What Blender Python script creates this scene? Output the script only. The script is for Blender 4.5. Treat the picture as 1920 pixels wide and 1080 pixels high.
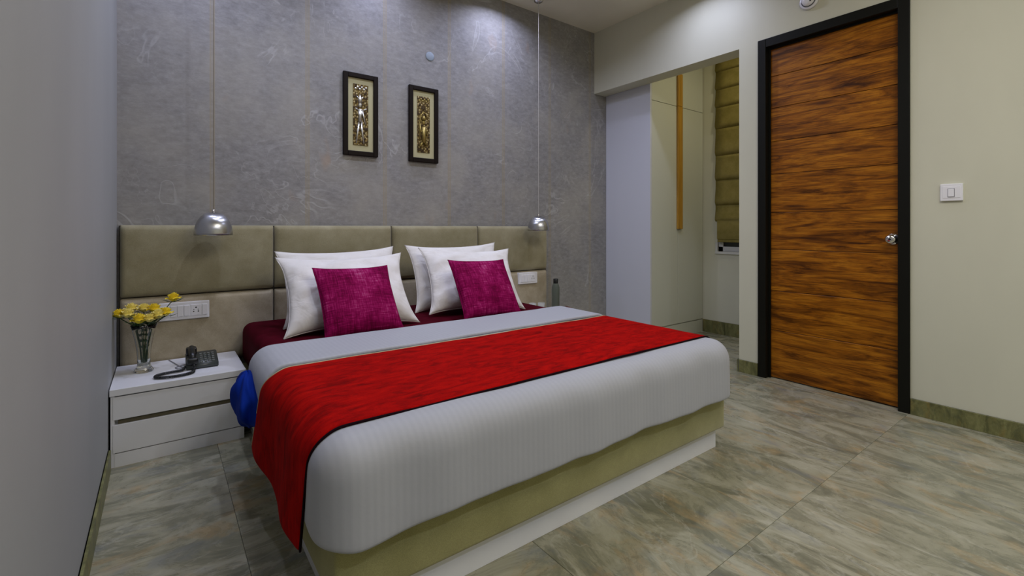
import bpy, bmesh, math, random
from mathutils import Vector, Matrix, noise
random.seed(7)
for o in list(bpy.data.objects): bpy.data.objects.remove(o)
SC = bpy.context.scene
COL = SC.collection
PI = math.pi
# ------------------------------------------------------------------ room dimensions (metres)
D, XL, XR, H = 3.283, -0.19, 3.486, 3.034      # back wall, left wall, right wall, ceiling
XB = 3.65                                       # far side of the right wall
YF = -2.0                                       # wall behind the camera
AX = 4.545                                      # far wall of the wardrobe alcove
WY = 2.738                                      # front of the wardrobe
# ------------------------------------------------------------------ camera
cam = bpy.data.cameras.new('camera'); cam_o = bpy.data.objects.new('camera', cam); COL.objects.link(cam_o)
cam_o.location = (0, 0, 1.08); cam_o.rotation_euler = (PI/2, 0, -math.radians(36.78))
cam.sensor_fit = 'HORIZONTAL'; cam.sensor_width = 36; cam.lens = 16.5
cam.shift_y = -(540-427.2)/1920; cam.clip_start = 0.02
SC.camera = cam_o
# ------------------------------------------------------------------ world, exposure, lights
w = bpy.data.worlds.new('world'); SC.world = w; w.use_nodes = True
w.node_tree.nodes['Background'].inputs[0].default_value = (.03, .04, .06, 1)
w.node_tree.nodes['Background'].inputs[1].default_value = .3
SC.view_settings.view_transform = 'Standard'; SC.view_settings.look = 'None'
SC.view_settings.gamma = 1; SC.view_settings.use_curve_mapping = False
SC.view_settings.exposure = 0.74
COOL = (.72, .78, 1.0)
def lamp(name, x, y, z, power, size=.09, color=COOL, spread=150, shape='DISK', sy=None):
    l = bpy.data.lights.new(name, 'AREA'); l.shape = shape; l.size = size
    if sy: l.size_y = sy
    l.energy = power; l.color = color; l.spread = math.radians(spread)
    o = bpy.data.objects.new(name, l); COL.objects.link(o); o.location = (x, y, z)
    return o
DOWN = [(2.27, 2.98, 4.0), (1.22, 2.98, 2.8), (.12, 2.86, 3.4), (3.12, 2.02, 3.0), (2.75, .45, 1.2),
        (.70, 2.25, 5.2), (1.85, 2.25, 4.8), (.6, -1.1, 6), (2.0, -1.1, 6), (3.1, -1.1, 3)]  # pair above the pillows is added to brighten headboard and back wall
for i, (x, y, p) in enumerate(DOWN):
    lamp('downlight_lamp', x, y, H-.022, p, color=(.64, .69, 1.0) if i < 4 else COOL)
lamp('alcove_fill', 4.05, 1.75, H-.03, 3.2, .12, (1.0, .90, .66), 170)  # added warm fill to lift the wardrobe front and alcove walls
lamp('panel_fill', 1.55, -.15, H-.04, 21, 1.15, (1.0, .93, .80), 180, 'RECTANGLE', 1.15)  # added overhead fill, out of view, evens out the room light

# ------------------------------------------------------------------ materials
def mat(name, base, rough=.6, metal=0., spec=.5, **kw):
    m = bpy.data.materials.new(name); m.use_nodes = True
    b = m.node_tree.nodes['Principled BSDF']
    b.inputs['Base Color'].default_value = (*base, 1); b.inputs['Roughness'].default_value = rough
    b.inputs['Metallic'].default_value = metal; b.inputs['Specular IOR Level'].default_value = spec
    for k, v in kw.items(): b.inputs[k].default_value = v
    return m
class N:
    """tiny helper around a material's node tree"""
    def __init__(s, m):
        s.m = m; s.t = m.node_tree; s.b = s.t.nodes['Principled BSDF']
    def n(s, typ, **kw):
        nd = s.t.nodes.new(typ)
        for k, v in kw.items():
            if isinstance(k, str) and hasattr(nd, k): setattr(nd, k, v)
        return nd
    def l(s, a, b): s.t.links.new(a, b)
    def pos(s, scale=(1,1,1), rot=(0,0,0), rnd=0., kind='Position'):
        if kind == 'Position': c = s.n('ShaderNodeNewGeometry').outputs['Position']
        else: c = s.n('ShaderNodeTexCoord').outputs[kind]
        if rnd:
            oi = s.n('ShaderNodeObjectInfo'); mu = s.n('ShaderNodeVectorMath', operation='SCALE')
            cb = s.n('ShaderNodeCombineXYZ')
            for i in range(3): s.l(oi.outputs['Random'], cb.inputs[i])
            s.l(cb.outputs[0], mu.inputs[0]); mu.inputs['Scale'].default_value = rnd
            ad = s.n('ShaderNodeVectorMath', operation='ADD'); s.l(c, ad.inputs[0]); s.l(mu.outputs[0], ad.inputs[1]); c = ad.outputs[0]
        mp = s.n('ShaderNodeMapping'); s.l(c, mp.inputs[0]); mp.inputs['Rotation'].default_value = rot; mp.inputs['Scale'].default_value = scale
        return mp.outputs[0]
    def noise(s, vec, scale, detail=4, rough=.55, dist=0.):
        t = s.n('ShaderNodeTexNoise'); s.l(vec, t.inputs['Vector']); t.inputs['Scale'].default_value = scale
        t.inputs['Detail'].default_value = detail; t.inputs['Roughness'].default_value = rough; t.inputs['Distortion'].default_value = dist
        return t.outputs['Fac']
    def ramp(s, fac, stops):
        r = s.n('ShaderNodeValToRGB'); s.l(fac, r.inputs[0]); e = r.color_ramp.elements
        while len(e) < len(stops): e.new(.5)
        for i, (p, c) in enumerate(stops):
            e[i].position = p; e[i].color = (*c, 1) if not isinstance(c, (int, float)) else (c, c, c, 1)
        return r.outputs[0]
    def mix(s, fac, a, b, mode='MIX'):
        x = s.n('ShaderNodeMix', data_type='RGBA', blend_type=mode)
        for sock, v in ((x.inputs[0], fac), (x.inputs[6], a), (x.inputs[7], b)):
            if isinstance(v, (int, float)): sock.default_value = v
            elif isinstance(v, tuple): sock.default_value = (*v, 1)
            else: s.l(v, sock)
        return x.outputs[2]
    def math(s, op, a, b=0.):
        x = s.n('ShaderNodeMath', operation=op)
        for i, v in enumerate((a, b)):
            if isinstance(v, (int, float)): x.inputs[i].default_value = v
            else: s.l(v, x.inputs[i])
        return x.outputs[0]
    def col(s, c): s.l(c, s.b.inputs['Base Color'])
    def bump(s, h, strength=.3, dist=.01):
        b = s.n('ShaderNodeBump'); b.inputs['Strength'].default_value = strength; b.inputs['Distance'].default_value = dist
        s.l(h, b.inputs['Height']); s.l(b.outputs[0], s.b.inputs['Normal'])

def paint(name, c, rough=.55, var=.05, sc=2.0):
    m = mat(name, c, rough, spec=.35); k = N(m)
    f = k.noise(k.pos((1, 1, .35)), sc, 3)
    k.col(k.ramp(f, [(.3, tuple(v*(1-var) for v in c)), (.7, tuple(min(1, v*(1+var)) for v in c))]))
    k.bump(k.noise(k.pos(), 260, 2), .06, .002)
    return m
M = {}
M['wall_cream'] = paint('cream paint', (.62, .61, .475))
M['wall_grey'] = paint('pale grey paint', (.345, .35, .345))
M['ceiling'] = paint('ceiling paint', (.80, .76, .62))
M['white_lam'] = mat('white laminate', (.76, .76, .77), .32)
M['lam_side'] = mat('pale laminate', (.60, .61, .66), .35)
M['lam_door'] = mat('cream laminate', (.58, .59, .50), .3)
M['dark_gap'] = mat('dark gap', (.035, .03, .02), .8)
M['groove'] = mat('olive groove', (.10, .085, .045), .5)
M['white_plastic'] = mat('white plastic', (.84, .83, .85), .3)
M['grey_plastic'] = mat('grey plastic', (.28, .28, .31), .35)
M['black_plastic'] = mat('black plastic', (.012, .013, .012), .32)
M['phone_plastic'] = mat('charcoal plastic', (.055, .062, .055), .28)
M['phone_key'] = mat('key plastic', (.13, .14, .125), .4)
M['chrome'] = mat('chrome', (.75, .73, .72), .12, 1.)
M['steel_dark'] = mat('dark slot', (.01, .01, .01), .5)
M['clear_glass'] = mat('clear glass', (.95, .97, .95), .03, **{'Transmission Weight': 1., 'IOR': 1.45})
M['thin_glass'] = mat('thin glass', (.75, .78, .75), .05, **{'Alpha': .28})
M['pane'] = mat('night pane', (.02, .025, .03), .05)
M['white_alu'] = mat('white window frame', (.62, .62, .58), .4)
M['door_frame'] = mat('dark brown frame', (.0062, .0062, .0035), .5, spec=.18)
M['mat_board'] = mat('cream mount', (.50, .46, .26), .7)
M['pic_frame'] = mat('dark picture frame', (.008, .004, .002), .5, spec=.15)
M['gold'] = mat('aged gold relief', (.36, .27, .08), .42, .7)
M['silver'] = mat('silver relief', (.62, .60, .52), .35, .85)
M['stem'] = mat('green stem', (.028, .07, .018), .6)
M['leaf'] = mat('green leaf', (.035, .09, .02), .6)
M['petal'] = mat('yellow petal', (.95, .76, .07), .8, spec=.1)
M['petal2'] = mat('pale yellow petal', (.95, .82, .27), .8, spec=.1)
M['blue'] = mat('blue blanket', (.002, .024, .25), .85, spec=.1)
M['dark_trim'] = mat('dark trim', (.010, .003, .005), .9, spec=.05)
M['wood_tray'] = mat('red brown tray wood', (.16, .045, .03), .4)
M['bulb'] = mat('unlit bulb', (.7, .7, .65), .4)
M['white_metal'] = mat('white metal', (.7, .7, .7), .4)
m = mat('lit diffuser', (.8, .8, .8), .5); m.node_tree.nodes['Principled BSDF'].inputs['Emission Color'].default_value = (.85, .9, 1, 1)
m.node_tree.nodes['Principled BSDF'].inputs['Emission Strength'].default_value = 4; M['diffuser'] = m
# smoky bottle
M['bottle'] = mat('smoky plastic', (.28, .32, .27), .15, **{'Transmission Weight': .75, 'IOR': 1.2})

# wallpaper
m = M['wallpaper'] = mat('crumpled paper wallpaper', (.3, .3, .3), .55, spec=.35); k = N(m)
p = k.pos(); fine = k.noise(k.pos((1.6, 1, 3)), 16, 6, .68); big = k.noise(p, 3.2, 3)
base = k.ramp(fine, [(.32, (.205, .197, .190)), (.52, (.262, .253, .245)), (.72, (.330, .320, .312))])
base = k.mix(k.ramp(big, [(.40, 0), (.75, .55)]), base, (.39, .365, .31))
warp = k.noise(p, 1.15, 4, .62, 1.6)
vein = k.ramp(warp, [(.487, 0), (.4975, 1), (.5025, 1), (.513, 0)])
gate = k.ramp(k.noise(p, 2.3, 2), [(.48, 0), (.62, 1)])
v1 = k.math('MULTIPLY', vein, gate)
warp2 = k.noise(p, 3.1, 3, .55, 1.2)
vein2 = k.ramp(warp2, [(.492, 0), (.499, 1), (.503, 1), (.510, 0)])
v2 = k.math('MULTIPLY', vein2, k.ramp(k.noise(k.pos((1, 1, 1), (.4, 0, 2)), 1.7, 2), [(.52, 0), (.66, 1)]))
vv = k.math('MAXIMUM', v1, v2)
base = k.mix(k.math('MULTIPLY', vv, .28), base, (.60, .59, .575))
spots = k.ramp(k.noise(k.pos((1, 1, .6)), 5.1, 2), [(.70, 0), (.80, .5)])
base = k.mix(spots, base, (.38, .27, .19))
# printed seams where the strips of paper meet
sx = k.n('ShaderNodeSeparateXYZ'); k.l(k.n('ShaderNodeNewGeometry').outputs['Position'], sx.inputs[0])
ph = k.math('FRACT', k.math('DIVIDE', k.math('SUBTRACT', sx.outputs[0], .242-.265-5.3), .53))
dd = k.math('ABSOLUTE', k.math('SUBTRACT', ph, .5))
seam = k.ramp(dd, [(.0, .35), (.012, .35), (.018, .95), (.028, 0)])
base = k.mix(k.math('MULTIPLY', seam, .75), base, (.33, .27, .16))
k.col(base); k.bump(k.math('ADD', k.math('MULTIPLY', fine, .6), k.math('MULTIPLY', vv, .5)), .35, .003)

# floor tiles
def stone(name, tone=1., rough=.2, scale=1., flat=False):
    m = mat(name, (.3, .3, .25), rough, spec=.5); k = N(m)
    p = k.pos((1.0, 2.3, 1), (0, 0, .28), 37., kind='Object')
    a = k.noise(p, 3.2*scale, 9, .70, 1.0)
    c = k.ramp(a, [(.26, (.085, .088, .068)), (.42, (.155, .156, .118)), (.52, (.235, .230, .176)), (.62, (.310, .303, .246)), (.76, (.190, .196, .172))])
    p2 = k.pos((1, 2.0, 1), (0, 0, .55), 11., kind='Object')
    och = k.ramp(k.noise(p2, 3.6*scale, 5, .62, .8), [(.54, 0), (.68, .95)])
    c = k.mix(k.math('MULTIPLY', och, .55), c, (.34, .235, .115))
    blu = k.ramp(k.noise(k.pos((1, 2.4, 1), (0, 0, .2), 5., kind='Object'), 4.3*scale, 4, .6, .6), [(.56, 0), (.70, .9)])
    c = k.mix(k.math('MULTIPLY', blu, .5), c, (.135, .155, .185))
    v = k.noise(k.pos((1, 1.8, 1), (0, 0, .5), 23., kind='Object'), 1.6*scale, 5, .6, 1.5)
    vn = k.ramp(v, [(.485, 0), (.498, 1), (.502, 1), (.515, 0)])
    c = k.mix(k.math('MULTIPLY', vn, .26), c, (.44, .44, .40))
    dk = k.noise(k.pos((1., 2.2, 1), (0, 0, -.3), 3., kind='Object'), 2.1*scale, 5, .6, 2.)
    dn = k.ramp(dk, [(.490, 0), (.499, 1), (.503, 1), (.512, 0)])
    c = k.mix(k.math('MULTIPLY', dn, .30), c, (.09, .085, .06))
    c = k.mix(1., c, (tone*1.18, tone*1.15, tone*1.02), 'MULTIPLY')
    if flat: c = k.mix(1., c, (.92, .95, .50), 'MULTIPLY')
    k.col(c); k.bump(k.noise(k.pos((1, 1, 1)), 7., 3), .10, .01)
    rr = k.math('MULTIPLY_ADD', a, .25); k.t.nodes[-1].inputs[2].default_value = rough-.05
    k.l(rr, k.b.inputs['Roughness'])
    return m
M['floor'] = stone('polished marble-look tile', 1.0)
M['skirt'] = stone('skirting tile', .62, .35, 2., True)
M['grout'] = mat('dark grout', (.10, .10, .08), .9)

# headboard fabric / suede
def fabric(name, c1, c2, sc=9, fsc=420, rough=.85, bs=.15, sheen=.25, spec=.2):
    m = mat(name, c1, rough, spec=spec, **{'Sheen Weight': sheen}); k = N(m)
    f = k.noise(k.pos(), sc, 5, .6); g = k.noise(k.pos((1, 1, 1)), fsc, 2)
    c = k.ramp(f, [(.3, c1), (.7, c2)])
    c = k.mix(.12, c, k.ramp(g, [(.35, (0, 0, 0)), (.65, (1, 1, 1))]), 'OVERLAY')
    k.col(c); k.bump(g, bs, .002); return m
M['suede'] = fabric('olive beige suede', (.245, .213, .113), (.345, .308, .19), 7)
M['base_suede'] = fabric('olive bed upholstery', (.29, .27, .105), (.37, .345, .145), 7)
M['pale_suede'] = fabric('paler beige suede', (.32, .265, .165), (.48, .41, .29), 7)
M['maroon'] = fabric('maroon sheet', (.046, .0014, .005), (.076, .0025, .010), 14, sheen=0., spec=.03)
m = M['pillow'] = mat('ivory pillowcase', (.7, .67, .63), .8, spec=.2); k = N(m)
f = k.noise(k.pos(kind='Object', rnd=9.), 5, 4, .6, 1.2); k.col(k.ramp(f, [(.3, (.70, .665, .62)), (.7, (.78, .75, .715))]))
k.bump(k.noise(k.pos((1, 1, 1.6), (0, .5, 0), 9., kind='Object'), 5.5, 3, .5, 1.6), .34, .022)
M['red'] = None
m = M['red'] = mat('red plush', (.4, .005, .003), .9, spec=.06); k = N(m)
f = k.noise(k.pos((1.0, 3.2, 1.0)), 9, 6, .7, .8)
g = k.noise(k.pos(), 260, 3)
c = k.ramp(f, [(.30, (.13, .0006, .0002)), (.5, (.32, .0010, .0003)), (.72, (.48, .004, .0008))])
k.col(k.mix(.15, c, k.ramp(g, [(.3, (0, 0, 0)), (.7, (1, 1, 1))]), 'OVERLAY')); k.bump(k.math('ADD', f, k.math('MULTIPLY', g, .3)), .3, .004)
m = M['magenta'] = mat('slubbed magenta', (.2, .01, .1), .8, spec=.05); k = N(m)
hs = k.noise(k.pos((4, 4, 60), kind='Object'), 4, 3); vs = k.noise(k.pos((60, 4, 4), kind='Object'), 4, 3)
cl = k.noise(k.pos(kind='Object', rnd=9.), 7, 4, .6)
a = k.math('ADD', k.math('MULTIPLY', hs, .32), k.math('ADD', k.math('MULTIPLY', vs, .32), k.math('MULTIPLY', cl, .42)))
k.col(k.ramp(a, [(.43, (.095, .0006, .022)), (.53, (.19, .0015, .050)), (.61, (.30, .010, .095)), (.69, (.42, .09, .21))])); k.bump(a, .25, .003)
# white duvet with satin stripes
m = M['duvet'] = mat('white striped sateen', (.7, .7, .74), .6, spec=.3, **{'Sheen Weight': .1}); k = N(m)
sx = k.n('ShaderNodeSeparateXYZ'); k.l(k.n('ShaderNodeNewGeometry').outputs['Position'], sx.inputs[0])
st = k.math('SINE', k.math('MULTIPLY', sx.outputs[0], 2*PI/.021))
sf = k.ramp(k.math('MULTIPLY_ADD', st, .5), [(0., 0), (1., 1)]); 
for nd in k.t.nodes:
    if nd.type == 'MATH' and nd.operation == 'MULTIPLY_ADD': nd.inputs[2].default_value = .5
c = k.mix(sf, (.378, .384, .41), (.396, .402, .427)); k.col(c)
k.bump(k.math('ADD', k.math('MULTIPLY', sf, .07), k.noise(k.pos(), 9, 4)), .25, .008)
# wood door
m = M['door_wood'] = mat('glossy horizontal grain veneer', (.2, .08, .02), .34, spec=.22); k = N(m)
p = k.pos((1, 1.0, 9), (.045, 0, 0), 6.)
f = k.noise(p, 2.1, 8, .66, 1.1); g = k.noise(k.pos((1, 3, 60), (.045, 0, 0), 6.), 3.0, 4, .6)
c = k.ramp(f, [(.30, (.035, .009, .0008)), (.39, (.12, .037, .002)), (.49, (.30, .097, .005)), (.62, (.47, .172, .010)), (.76, (.18, .056, .003))])
c = k.mix(k.ramp(g, [(.38, .5), (.55, 0)]), c, (.05, .016, .004))
k.col(c); k.bump(g, .05, .001)
m = M['amber_wood'] = mat('amber wood', (.42, .21, .02), .4); k = N(m)
k.col(k.ramp(k.noise(k.pos((20, 20, 1)), 3, 4), [(.3, (.32, .155, .018)), (.7, (.52, .28, .035))]))
# brushed aluminium lamp shade
m = M['brushed'] = mat('brushed aluminium', (.52, .52, .53), .27, 1.0, **{'Anisotropic': .75}); k = N(m)
tg = k.n('ShaderNodeTangent', direction_type='RADIAL', axis='Z'); k.l(tg.outputs[0], k.b.inputs['Tangent'])
m = M['blind'] = fabric('olive brown blind cloth', (.22, .18, .045), (.30, .245, .075), 12, sheen=0.)
# embossed relief background
m = M['relief'] = mat('embossed relief', (.2, .15, .05), .4, .6); k = N(m)
vo = k.n('ShaderNodeTexVoronoi'); k.l(k.pos((1, 1, .8), rnd=4.), vo.inputs['Vector']); vo.inputs['Scale'].default_value = 70
k.col(k.ramp(vo.outputs['Distance'], [(.1, (.50, .44, .27)), (.35, (.22, .15, .04)), (.7, (.05, .03, .012))])); k.bump(vo.outputs['Distance'], 1., .004)

# ------------------------------------------------------------------ object helpers
def obj(name, bm, m, parent=None, smooth=False, **props):
    me = bpy.data.meshes.new(name)
    bmesh.ops.recalc_face_normals(bm, faces=bm.faces)
    if parent is not None:
        bmesh.ops.translate(bm, vec=-parent_world(parent), verts=bm.verts)
    bm.to_mesh(me); bm.free()
    if smooth:
        for f in me.polygons: f.use_smooth = True
    o = bpy.data.objects.new(name, me); COL.objects.link(o)
    if m is not None: me.materials.append(m if not isinstance(m, str) else M[m])
    if parent is not None: o.parent = parent
    for k_, v in props.items(): o[k_] = v
    return o
def parent_world(p):
    v = Vector((0, 0, 0))
    while p is not None: v += p.location; p = p.parent
    return v
def thing(name, label, cat, loc, group=None):
    o = bpy.data.objects.new(name, None); COL.objects.link(o); o.location = loc; o.empty_display_size = .05
    o['label'] = label; o['category'] = cat
    if group: o['group'] = group
    return o
def tag(o, label, cat, group=None):
    o['label'] = label; o['category'] = cat
    if group: o['group'] = group
    return o
def box(bm, x0, x1, y0, y1, z0, z1, bev=0., seg=2):
    r = bmesh.ops.create_cube(bm, size=1)['verts']
    for v in r:
        v.co = Vector((x0+(v.co.x+.5)*(x1-x0), y0+(v.co.y+.5)*(y1-y0), z0+(v.co.z+.5)*(z1-z0)))
    if bev:
        es = list({e for v in r for e in v.link_edges})
        bmesh.ops.bevel(bm, geom=es, offset=bev, segments=seg, affect='EDGES', profile=.5)
    return bm
def B(*a, **k_): return box(bmesh.new(), *a, **k_)
def boxes(lst, bev=0.):
    bm = bmesh.new()
    for b_ in lst: box(bm, *b_, bev=bev)
    return bm
def lathe(bm, prof, cx=0, cy=0, cz=0, n=32, axis='Z', rot=None):
    rings = []
    for (r, z) in prof:
        ring = []
        for i in range(n):
            a = 2*PI*i/n
            v = Vector((r*math.cos(a), r*math.sin(a), z))
            if axis == 'X': v = Vector((z, v.x, v.y))
            if axis == 'Y': v = Vector((v.x, z, v.y))
            if rot: v = rot @ v
            ring.append(bm.verts.new(v+Vector((cx, cy, cz))))
        rings.append(ring)
    for a, b in zip(rings, rings[1:]):
        for i in range(n): bm.faces.new((a[i], a[(i+1) % n], b[(i+1) % n], b[i]))
    if prof[0][0] > 1e-5: bm.faces.new(rings[0])
    if prof[-1][0] > 1e-5: bm.faces.new(rings[-1])
    bmesh.ops.remove_doubles(bm, verts=bm.verts, dist=1e-6)
    return bm
def shell(prof, **k_):
    """open lathe, not capped"""
    bm = bmesh.new(); n = k_.get('n', 40); cx, cy, cz = k_['c']; rings = []
    for (r, z) in prof:
        rings.append([bm.verts.new((cx+r*math.cos(2*PI*i/n), cy+r*math.sin(2*PI*i/n), cz+z)) for i in range(n)])
    for a, b in zip(rings, rings[1:]):
        for i in range(n): bm.faces.new((a[i], a[(i+1) % n], b[(i+1) % n], b[i]))
    bmesh.ops.remove_doubles(bm, verts=bm.verts, dist=1e-6)
    return bm
def tube(bm, pts, r, n=8, taper=None):
    pts = [Vector(p) for p in pts]; rings = []; up = Vector((.13, .27, .95)).normalized()
    for i, p in enumerate(pts):
        t = (pts[min(i+1, len(pts)-1)]-pts[max(i-1, 0)]).normalized()
        s = t.cross(up)
        if s.length < 1e-3: s = t.cross(Vector((1, 0, 0)))
        s.normalize(); u = s.cross(t); rr = r if taper is None else r*taper[i]
        rings.append([bm.verts.new(p+rr*(math.cos(2*PI*j/n)*s+math.sin(2*PI*j/n)*u)) for j in range(n)])
    for a, b in zip(rings, rings[1:]):
        for j in range(n): bm.faces.new((a[j], a[(j+1) % n], b[(j+1) % n], b[j]))
    bm.faces.new(rings[0]); bm.faces.new(rings[-1])
    return bm
def sph(bm, c, r, s=(1, 1, 1), seg=12):
    mt = Matrix.Translation(c) @ Matrix.Diagonal((r*s[0], r*s[1], r*s[2], 1))
    bmesh.ops.create_uvsphere(bm, u_segments=seg, v_segments=max(6, seg//2+2), radius=1, matrix=mt)
    return bm
def nz(x, y, z=0., s=1.): return noise.noise(Vector((x*s, y*s, z*s)))

# ------------------------------------------------------------------ SETTING
S = dict(kind='structure')
obj('wall_back', B(XL-.12, 5.0, D, D+.12, 0, H), 'wallpaper', **S)
obj('wall_left', B(XL-.12, XL, YF, D, 0, H), 'wall_grey', **S)
obj('wall_front', B(XL-.12, XR+.17, YF-.12, YF, 0, H), 'wall_cream', **S)
DY0, DY1, DZ = .798, 1.664, 2.437
OY, OZ = 1.806, 2.425
obj('wall_right', boxes([(XR, XB, YF, DY0+.03, 0, H), (XR, XB, DY0+.03, DY1-.03, DZ-.03, H), (XR, XB, DY1-.03, OY, 0, H),
                         (XR, XB, OY, D, OZ, H)]), 'wall_cream', **S)
obj('ceiling', B(XL-.12, 5.0, YF-.12, D+.12, H, H+.1), 'ceiling', **S)
# alcove behind the right wall
obj('wall_alcove', boxes([(AX, AX+.12, 1.2, 2.0, 0, H), (AX, AX+.12, 2.58, D, 0, H), (AX, AX+.12, 2.0, 2.58, 0, .84),
                          (AX, AX+.12, 2.0, 2.58, 2.78, H), (XB, AX, 1.2, 1.3, 0, H)]), 'wall_cream', **S)
# floor: grout bed and single tiles
fl = obj('floor', B(XL-.12, 5.0, YF-.12, D+.12, -.06, -.004), 'grout', **S)
T = .8; gap = .0012
def tile_mesh():
    bm = bmesh.new(); box(bm, -(T-gap)/2, (T-gap)/2, -(T-gap)/2, (T-gap)/2, -.006, 0, bev=.0009, seg=1)
    me = bpy.data.meshes.new('tile'); bm.to_mesh(me); bm.free(); me.materials.append(M['floor']); return me
tm = tile_mesh(); x0, y0 = .225-T, .805-4*T
for i in range(8):
    for j in range(8):
        x = x0+i*T; y = y0+j*T
        if x > 4.7 or y > D or (x > XB and y < .6): continue
        t = bpy.data.objects.new('tile', tm); COL.objects.link(t); t.location = (x+T/2, y+T/2, 0)
        t.rotation_euler = (0, 0, (0 if i < 2 else PI/2)+PI*random.randrange(2))
        t.parent = fl
def skirting(name, along, fixed, a0, a1, h, into, off=0., step=.8):
    """row of skirting tiles on a wall; into = +-1 towards the room"""
    lo = sorted((fixed, fixed+into*.004)); hi = sorted((fixed, fixed+into*.012))
    root = obj(name, B(lo[0], lo[1], a0, a1, 0, h) if along == 'y' else B(a0, a1, lo[0], lo[1], 0, h), 'grout', kind='structure')
    a = a0+off if off else a0; cuts = [a0]
    while a < a1-1e-3:
        if a > a0+1e-3: cuts.append(a)
        a += step
    cuts.append(a1)
    for c0, c1 in zip(cuts, cuts[1:]):
        bm = B(hi[0], hi[1], c0+.0008, c1-.0008, 0.0, h, bev=.001, seg=1) if along == 'y' else B(c0+.0008, c1-.0008, hi[0], hi[1], 0.0, h, bev=.001, seg=1)
        obj('tile', bm, 'skirt', root)
    return root
skirting('baseboard_right', 'y', XR, YF, DY0-.002, .092, -1, .52)
skirting('baseboard_pier', 'y', XR, DY1+.002, OY, .092, -1)
skirting('baseboard_jamb', 'x', OY, XR-.012, XB, .092, 1)
skirting('baseboard_left', 'y', XL, YF, 2.74, .092, 1, .30)
skirting('baseboard_alcove', 'y', AX, 1.3, WY-.002, .128, -1, .4)

# window in the alcove behind the blind
win = obj('window_1', boxes([(AX+.02, AX+.07, 2.0, 2.58, .84, .89), (AX+.02, AX+.07, 2.0, 2.58, 2.73, 2.78), (AX+.02, AX+.07, 2.0, 2.05, .84, 2.78),
                             (AX+.02, AX+.07, 2.53, 2.58, .84, 2.78), (AX+.025, AX+.065, 2.0, 2.58, 1.76, 1.80)], .002), 'white_alu', **S)
obj('pane', B(AX+.04, AX+.046, 2.05, 2.53, .89, 1.76), 'pane', win); obj('pane', B(AX+.04, AX+.046, 2.05, 2.53, 1.80, 2.73), 'pane', win)
obj('trim_1', boxes([(AX-.012, AX+.10, 1.98, 2.60, .815, .84), (AX-.006, AX+.02, 2.575, 2.60, .84, .93)], .002), 'white_alu', **S)

# ------------------------------------------------------------------ door
dr = obj('door_1', boxes([(XR-.012, XR+.115, DY1-.056, DY1, 0, DZ), (XR-.012, XR+.115, DY0, DY0+.056, 0, DZ), (XR-.012, XR+.115, DY0+.056, DY1-.056, DZ-.062, DZ)], .003), 'door_frame', **S)
obj('stop_bead', boxes([(XR+.030, XR+.044, DY1-.070, DY1-.056, 0, DZ-.062), (XR+.030, XR+.044, DY0+.056, DY0+.064, 0, DZ-.062), (XR+.030, XR+.044, DY0+.064, DY1-.070, DZ-.074, DZ-.062)], .001), 'door_frame', dr)
leaf = obj('door_leaf', B(XR+.052, XR+.088, DY0+.058, DY1-.058, .006, DZ-.064), 'steel_dark', dr)
ze = [.006, .345, .63, .926, 1.19, 1.465, 1.70, 1.94, 2.17, DZ-.065]
for a, b in zip(ze, ze[1:]):
    obj('panel', B(XR+.044, XR+.0525, DY0+.059, DY1-.059, a+.0015, b-.0015, bev=.0016, seg=1), 'door_wood', leaf)
kb = lathe(bmesh.new(), [(0, .0), (.034, .0), (.035, -.004), (.030, -.010), (.014, -.013), (.012, -.034), (.020, -.040), (.0265, -.052), (.0265, -.062), (.020, -.070), (.006, -.071), (0, -.071)],
           XR+.044, .888, 1.012, 28, 'X')
kn = obj('door_knob', kb, 'chrome', dr, True)
obj('keyhole', lathe(bmesh.new(), [(0, -.0705), (.0065, -.0705), (.0065, -.0735), (0, -.0735)], XR+.044, .888, 1.012, 16, 'X'), 'steel_dark', kn)

# ------------------------------------------------------------------ wardrobe
wd = thing('wardrobe', 'tall cream laminate wardrobe with pale side panel, in the alcove behind the beam', 'wardrobe', (4.1, WY, 0))
obj('side_panel', B(XB+.008, XB+.030, WY, D-.002, 0, H-.002, bev=.001), 'lam_side', wd, label='smooth pale side panel facing the bed')
obj('carcass', boxes([(XB+.031, AX-.004, WY+.03, D-.004, .13, H-.004), (XB+.031, AX-.004, WY+.012, D-.004, 0, .128)]), 'lam_door', wd)
obj('plinth', B(XB+.031, AX-.004, WY+.002, WY+.012, .0, .124), 'lam_door', wd)
dz = 2.28
for (a, b, c, d_, n_) in ((XB+.033, 4.0965, .133, dz-.002, 'door'), (4.1015, AX-.006, .133, dz-.002, 'door'), (XB+.033, 4.098, dz+.002, H-.006, 'upper_door'), (4.101, AX-.006, dz+.002, H-.006, 'upper_door')):
    obj(n_, B(a, b, WY, WY+.02, c, d_, bev=.0015, seg=1), 'lam_door', wd)
obj('handle_strip', boxes([(4.072, 4.150, WY-.022, WY-.001, 1.068, dz-.001)], .003), 'amber_wood', wd, label='amber wooden strip handle')
obj('handle_strip', boxes([(4.072, 4.150, WY-.022, WY-.001, dz+.001, 2.60)], .003), 'amber_wood', wd, label='amber wooden strip on the upper doors')

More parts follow.
